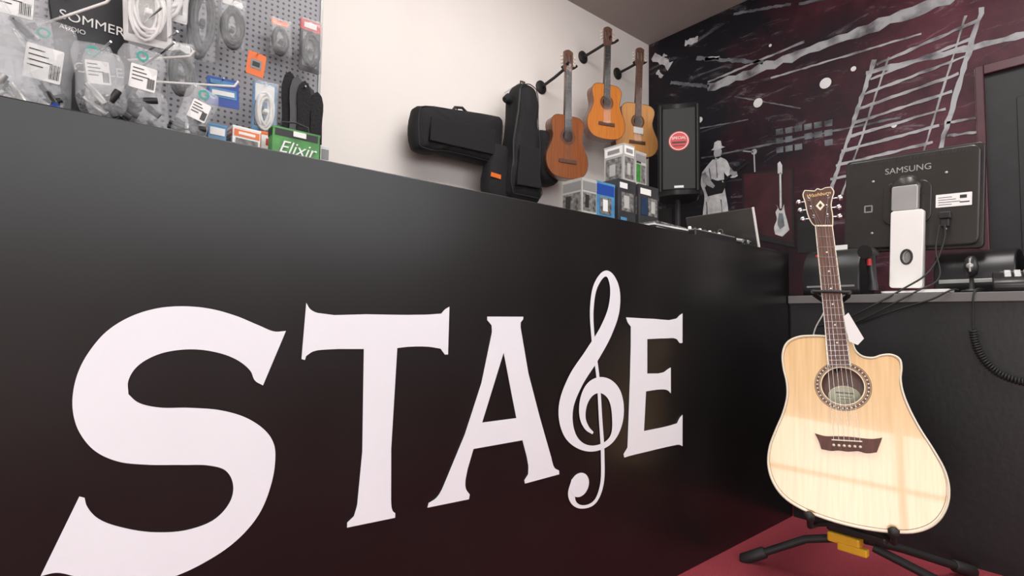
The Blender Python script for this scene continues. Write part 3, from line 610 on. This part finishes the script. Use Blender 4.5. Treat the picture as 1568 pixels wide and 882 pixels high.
# ------------------------------------------------------------------ pegboard and goods
pb=root("pegboard_display",(0,.70,CT))
box("board",(-1.5,0,0),(.585,.018,1.45),M_peg,pb)
box("edge_trim",(.583,-.004,0),(.592,.022,1.45),M_silver,pb,.001)
def pack(name,x0,x1,z0,z1,base,decals,y=.64,bagged=False,rot=0,coil=None,thick=.0045,back=.699):
    cx=(x0+x1)/2;w=x1-x0;h=z1-z0
    r=root(name,facing(cx,y,z0,0)@Matrix.Rotation(rot,4,'Z'))
    if base:flat("card",[rr(w,h,.004,3,0,h/2)],base,r,.001)
    for i,(a,b,c_,e_,mt) in enumerate(decals):
        flat("print_%d"%i,[rr((c_-a)*w,(e_-b)*h,.001,2,(-.5+(a+c_)/2)*w,(b+e_)/2*h)],mt,r,.0003,T(0,0,.0014+i*.0007))
    if coil:
        rg=random.Random(int(x0*1000))
        for j in range(7):
            ox,oy=rg.uniform(-.08,.08)*w,rg.uniform(-.07,.07)*h;sx=rg.uniform(.24,.38);sy=rg.uniform(.26,.38)
            q=[(ox+w*sx*math.cos(t*.3927),oy+h*.42+h*sy*math.sin(t*.3927),.004+.001*j+.003*math.sin(j*2+t)) for t in range(16)]
            tube("cable_loop_%d"%j,q,thick,coil,r,cyc=True,res=2)
        box("cable_tie",(-.006,h*.35,-.004),(.006,h*.42,.022),coil,r,.002)
    if bagged:
        pillow("poly_bag",[(-w/2,0),(w/2,0),(w/2,h),(-w/2,h)],.030,M_clear,r,T(0,0,.01),3)
    tube("hang_rod",[(0,h*.95,.012),(0,h*.95,-(back-y))],.002,M_chrome,r,res=2)
    return r
pack("packaged_cable",.282,.345,1.535,1.68,None,[(.1,.88,.9,1.0,M_paper)],.62,True,0,M_ink,.006)
pack("packaged_cable",.206,.275,1.48,1.74,None,[(.1,.9,.9,1.0,M_gray)],.62,True,0,M_ink,.006)
pack("packaged_cable",.365,.428,1.315,1.455,M_lblue,[(.1,.60,.9,.95,M_paper),(.1,.1,.5,.5,M_ink)],.58,True,0,M_offwhite,.004)
pack("packaged_cable",.160,.220,1.33,1.46,None,[(.1,.85,.9,1.0,M_paper)],.50,True,.1,M_ink,.005)
pack("packaged_cable",.425,.485,1.58,1.69,None,[(.1,.85,.9,1.0,M_orange)],.66,True,.05,M_ink,.004)
pack("tuner_pack",.342,.388,1.463,1.528,M_orange,[(.2,.3,.8,.7,M_gray),(.3,.4,.7,.6,M_ink)],.57,False,-.1)
pack("string_pack",.250,.325,1.345,1.420,M_blue,[(.08,.30,.92,.62,M_lblue),(.15,.38,.85,.54,M_paper),(.1,.75,.9,.9,M_lblue)],.54,False,.06)
pack("headset_pack",.500,.562,1.545,1.705,M_dk,[(0,.8,1,1,M_red),(.2,.85,.8,.95,M_paper),(.15,.1,.85,.75,M_gray)],.63,True,0,M_ink)
pack("earphone_blister_pack",.09,.20,1.54,1.75,M_paper,[(.05,.72,.5,.95,M_red),(.1,.1,.9,.65,M_photo),(.3,.2,.7,.6,M_paper),(.55,.75,.9,.9,M_teal)],.56,True,0,M_offwhite)
pack("earphone_blister_pack",.055,.130,1.305,1.45,M_paper,[(.05,.72,.5,.95,M_red),(.1,.1,.9,.65,M_photo),(.3,.2,.7,.6,M_kraft),(.55,.75,.9,.9,M_teal)],.19,True,.06,M_offwhite,.003,.265)
gs=root("guitar_strap_bundle",facing(.510,.62,CT+.001))
for i in range(5):
    x=-.040+i*.020;y_=.010+.006*(i%3)
    flat("strap_%d"%i,[smooth([(x-.019,.002),(x-.020,.15),(x-.017,.28),(x-.014,.405-.010*i),(x,.420-.010*i),(x+.014,.405-.010*i),(x+.017,.28),(x+.019,.15),(x+.018,.002)],ang=60,n=4)],[M_fab,M_dk,M_fab,M_rub,M_fab][i],gs,.0018,T(0,0,y_))
tube("hang_rod",[(0,.38,.032),(0,.38,-.078)],.003,M_chrome,gs)
def smallbox(name,x0,x1,y0,y1,z1,m,dec,rz=0):return carton(x0,x1,y0,y1,CT,z1,m,dec,rz,name)
eb=smallbox("guitar_string_box",.302,.398,.135,.165,1.190,M_green,[(.05,.80,.95,.96,M_ink),(.04,.04,.96,.14,M_teal)],0)
text("brand_script","Elixir",.036,M_paper,eb,T(0,-.0172,.048)@RX,shear=.35)
flat("price_sticker",[rr(.026,.011,.001,2)],M_paper,eb,.0003,T(.005,-.0180,.080)@RX)
tube("carry_handle",[(-.03,0,.089),(-.027,0,.105),(0,0,.110),(.027,0,.105),(.03,0,.089)],.002,M_rub,eb)
smallbox("plectrum_box",.232,.285,.16,.20,1.180,M_offwhite,[(.05,.75,.95,.92,M_orange),(.2,.80,.8,.87,M_paper),(.1,.1,.9,.7,M_photo)],.1)
smallbox("rosin_box",.190,.222,.15,.19,1.172,M_lblue,[(.1,.7,.9,.9,M_paper),(.2,.1,.8,.4,M_ink)],0)
smallbox("capo_box",.405,.425,.15,.19,1.175,M_paper,[(.1,.6,.9,.9,M_gray)],0)
smallbox("tuner_box",.30,.36,.21,.26,1.198,M_orange,[(.05,.6,.95,.92,M_paper),(.2,.7,.8,.85,M_red)],-.1)
# ------------------------------------------------------------------ connector rack
rk=root("connector_rack",T(.02,.27,CT)@Matrix.Rotation(.10,4,'Z'))
Mt=Matrix.Rotation(-.16,4,'Y')
box("upright_panel",(-.030,0,.012),(.085,.012,.50),M_plas,rk,.002,Mt)
box("foot",(-.09,-.05,0),(.11,.10,.012),M_plas,rk,.003)
Mtx=Mt@T(0,-.0012,0)@RX
text("maker_text","SOMMER",.025,M_paper,rk,Mtx@T(-.018,.254,0)@Matrix.Rotation(-.14,4,'Z'),al='LEFT')
text("maker_subtext","AUDIO",.012,M_paper,rk,Mtx@T(-.020,.232,0)@Matrix.Rotation(-.14,4,'Z'),al='LEFT')
text("maker_text_lower","CABLE",.026,M_paper,rk,Mtx@T(.03,.16,0))
for i,(x,z,l) in enumerate(((-.05,.28,.15),(.04,.24,.15),(.06,.18,.16),(-.03,.15,.15),(.075,.225,.11))):
    tube("prong_%d"%i,[(x,0,z),(x+.02,-l*.8,z+.004),(x+.03,-l,z+.014)],.0020,M_chrome,rk,res=2)
for i,(a,b) in enumerate((((.07,.0,.165),(.215,-.09,.174)),((-.09,.0,.21),(.0,-.08,.262)),((.05,.0,.20),(.135,-.08,.212)))):
    tube("long_prong_%d"%i,[a,b,(b[0]+.006,b[1]-.004,b[2]+.012)],.0026,M_offwhite,rk,res=3)
def polybag(cx,y,z0,w,h,rot,lab,seed,blue=False,az_=0):
    rg=random.Random(seed)
    r=root("connector_bag",facing(cx,y,z0,az_)@Matrix.Rotation(rot,4,'Z'))
    pillow("poly_film",[(-w/2,h*.06),(-w*.3,0),(w*.3,.0),(w/2,h*.06),(w*.52,h*.5),(w*.46,h*.97),(w*.2,h),(-w*.2,h),(-w*.46,h*.97),(-w*.52,h*.5)],.026,M_clear,r,None,3,1.3)
    for i in range(9):
        a=rg.uniform(-1.3,1.3);x=rg.uniform(-w*.32,w*.32);y_=rg.uniform(h*.06,h*.32);mt=rg.choice([M_ink,M_ink,M_plas,M_silver])
        dx,dy=.019*math.cos(a),.019*math.sin(a);z_=rg.uniform(-.002,.012)
        tube("plug_%d"%i,[(x-dx,y_-dy,z_),(x-dx*.3,y_-dy*.3,z_),(x-dx*.28,y_-dy*.28,z_),(x+dx,y_+dy,z_)],.0058,mt,r,rad=[.7,.75,1,1],res=3)
    if blue:tube("blue_plug",[(.015,h*.10,.012),(.032,h*.18,.012)],.010,M_blue,r)
    if lab:
        flat("label",[rr(w*.60,h*.32,.002,2,w*.05,h*.55)],M_paper,r,.0003,T(0,0,.0155))
        flat("label_text",[bar((-w*.2,h*(.66-.05*i)),(w*(.05+.07*(i%3)),h*(.66-.05*i)),.0016) for i in range(4)],M_ink,r,.0002,T(0,0,.0162))
        flat("barcode",[bar((w*(.16+.025*i),h*.42),(w*(.16+.025*i),h*.56),.0007+.0005*(i%2)) for i in range(7)],M_ink,r,.0002,T(0,0,.0162))
        flat("round_logo",[circ(-w*.02,h*.84,.009,24),circ(-w*.02,h*.84,.0055,24)],M_teal,r,.0003,T(0,0,.0145))
    return r
polybag(-.120,.16,1.115,.080,.19,.10,True,1)
polybag(-.060,.19,1.120,.080,.18,-.06,True,2,True)
polybag(-.085,.12,1.112,.070,.13,.2,False,3)
polybag(-.10,.22,1.24,.09,.15,.0,True,9)
polybag(.028,.17,1.150,.055,.125,.14,True,4)
polybag(.075,.14,1.145,.064,.132,-.06,True,5)
polybag(.036,.12,1.135,.05,.11,.10,False,8)
polybag(.148,.13,1.120,.050,.112,-.30,True,6)
polybag(.112,.19,1.120,.05,.10,.15,False,7)
# ------------------------------------------------------------------ lights
def area(name,loc,rot,sx,sy,p,col=(1,1,1)):
    l=bpy.data.lights.new(name,'AREA');l.shape='RECTANGLE';l.size=sx;l.size_y=sy;l.energy=p;l.color=col
    o=bpy.data.objects.new(name,l);o.location=loc;o.rotation_euler=rot;COL.objects.link(o);return o
area("window_daylight",(.5,YF-.09,2.18),(math.radians(90),0,0),4.9,1.38,82,(.98,.99,1))
area("side_window_daylight",(XL-.08,-1.95,.93),(math.radians(90),0,math.radians(-90)),2.08,1.6,92,(1,.985,.965))
area("added_counter_fill",(1.3,-.7,H-.03),(0,0,0),2.0,.3,50,(1,.97,.94))  # added fill without a real fixture, lights counter and wall without glare
area("added_back_wall_fill",(1.1,.45,H-.03),(math.radians(18),0,0),2.4,.3,30,(1,.97,.94))  # extra fill, added only to brighten the white back wall
w=bpy.data.worlds.new("daylight_sky");SC.world=w;w.use_nodes=True
bg=w.node_tree.nodes["Background"];bg.inputs[1].default_value=1.0
sk_=w.node_tree.nodes.new("ShaderNodeTexSky");sk_.sky_type='HOSEK_WILKIE';sk_.turbidity=6;w.node_tree.links.new(sk_.outputs[0],bg.inputs[0])
SC.view_settings.view_transform='Standard'
# ------------------------------------------------------------------ camera
yaw,p,ro=.692,.0555,.0142
f=Vector((math.sin(yaw),math.cos(yaw),0));R=Vector((math.cos(yaw),-math.sin(yaw),0));Z=Vector((0,0,1))
F=f*math.cos(p)+Z*math.sin(p);U=-f*math.sin(p)+Z*math.cos(p)
R2=R*math.cos(ro)+U*math.sin(ro);U2=-R*math.sin(ro)+U*math.cos(ro)
cam=bpy.data.cameras.new("camera");cam.lens=18.80;cam.sensor_width=36;cam.clip_start=.01
co=bpy.data.objects.new("camera",cam);COL.objects.link(co)
co.matrix_world=Matrix(((R2.x,U2.x,-F.x,0),(R2.y,U2.y,-F.y,-.9957),(R2.z,U2.z,-F.z,.8072),(0,0,0,1)))
SC.camera=co
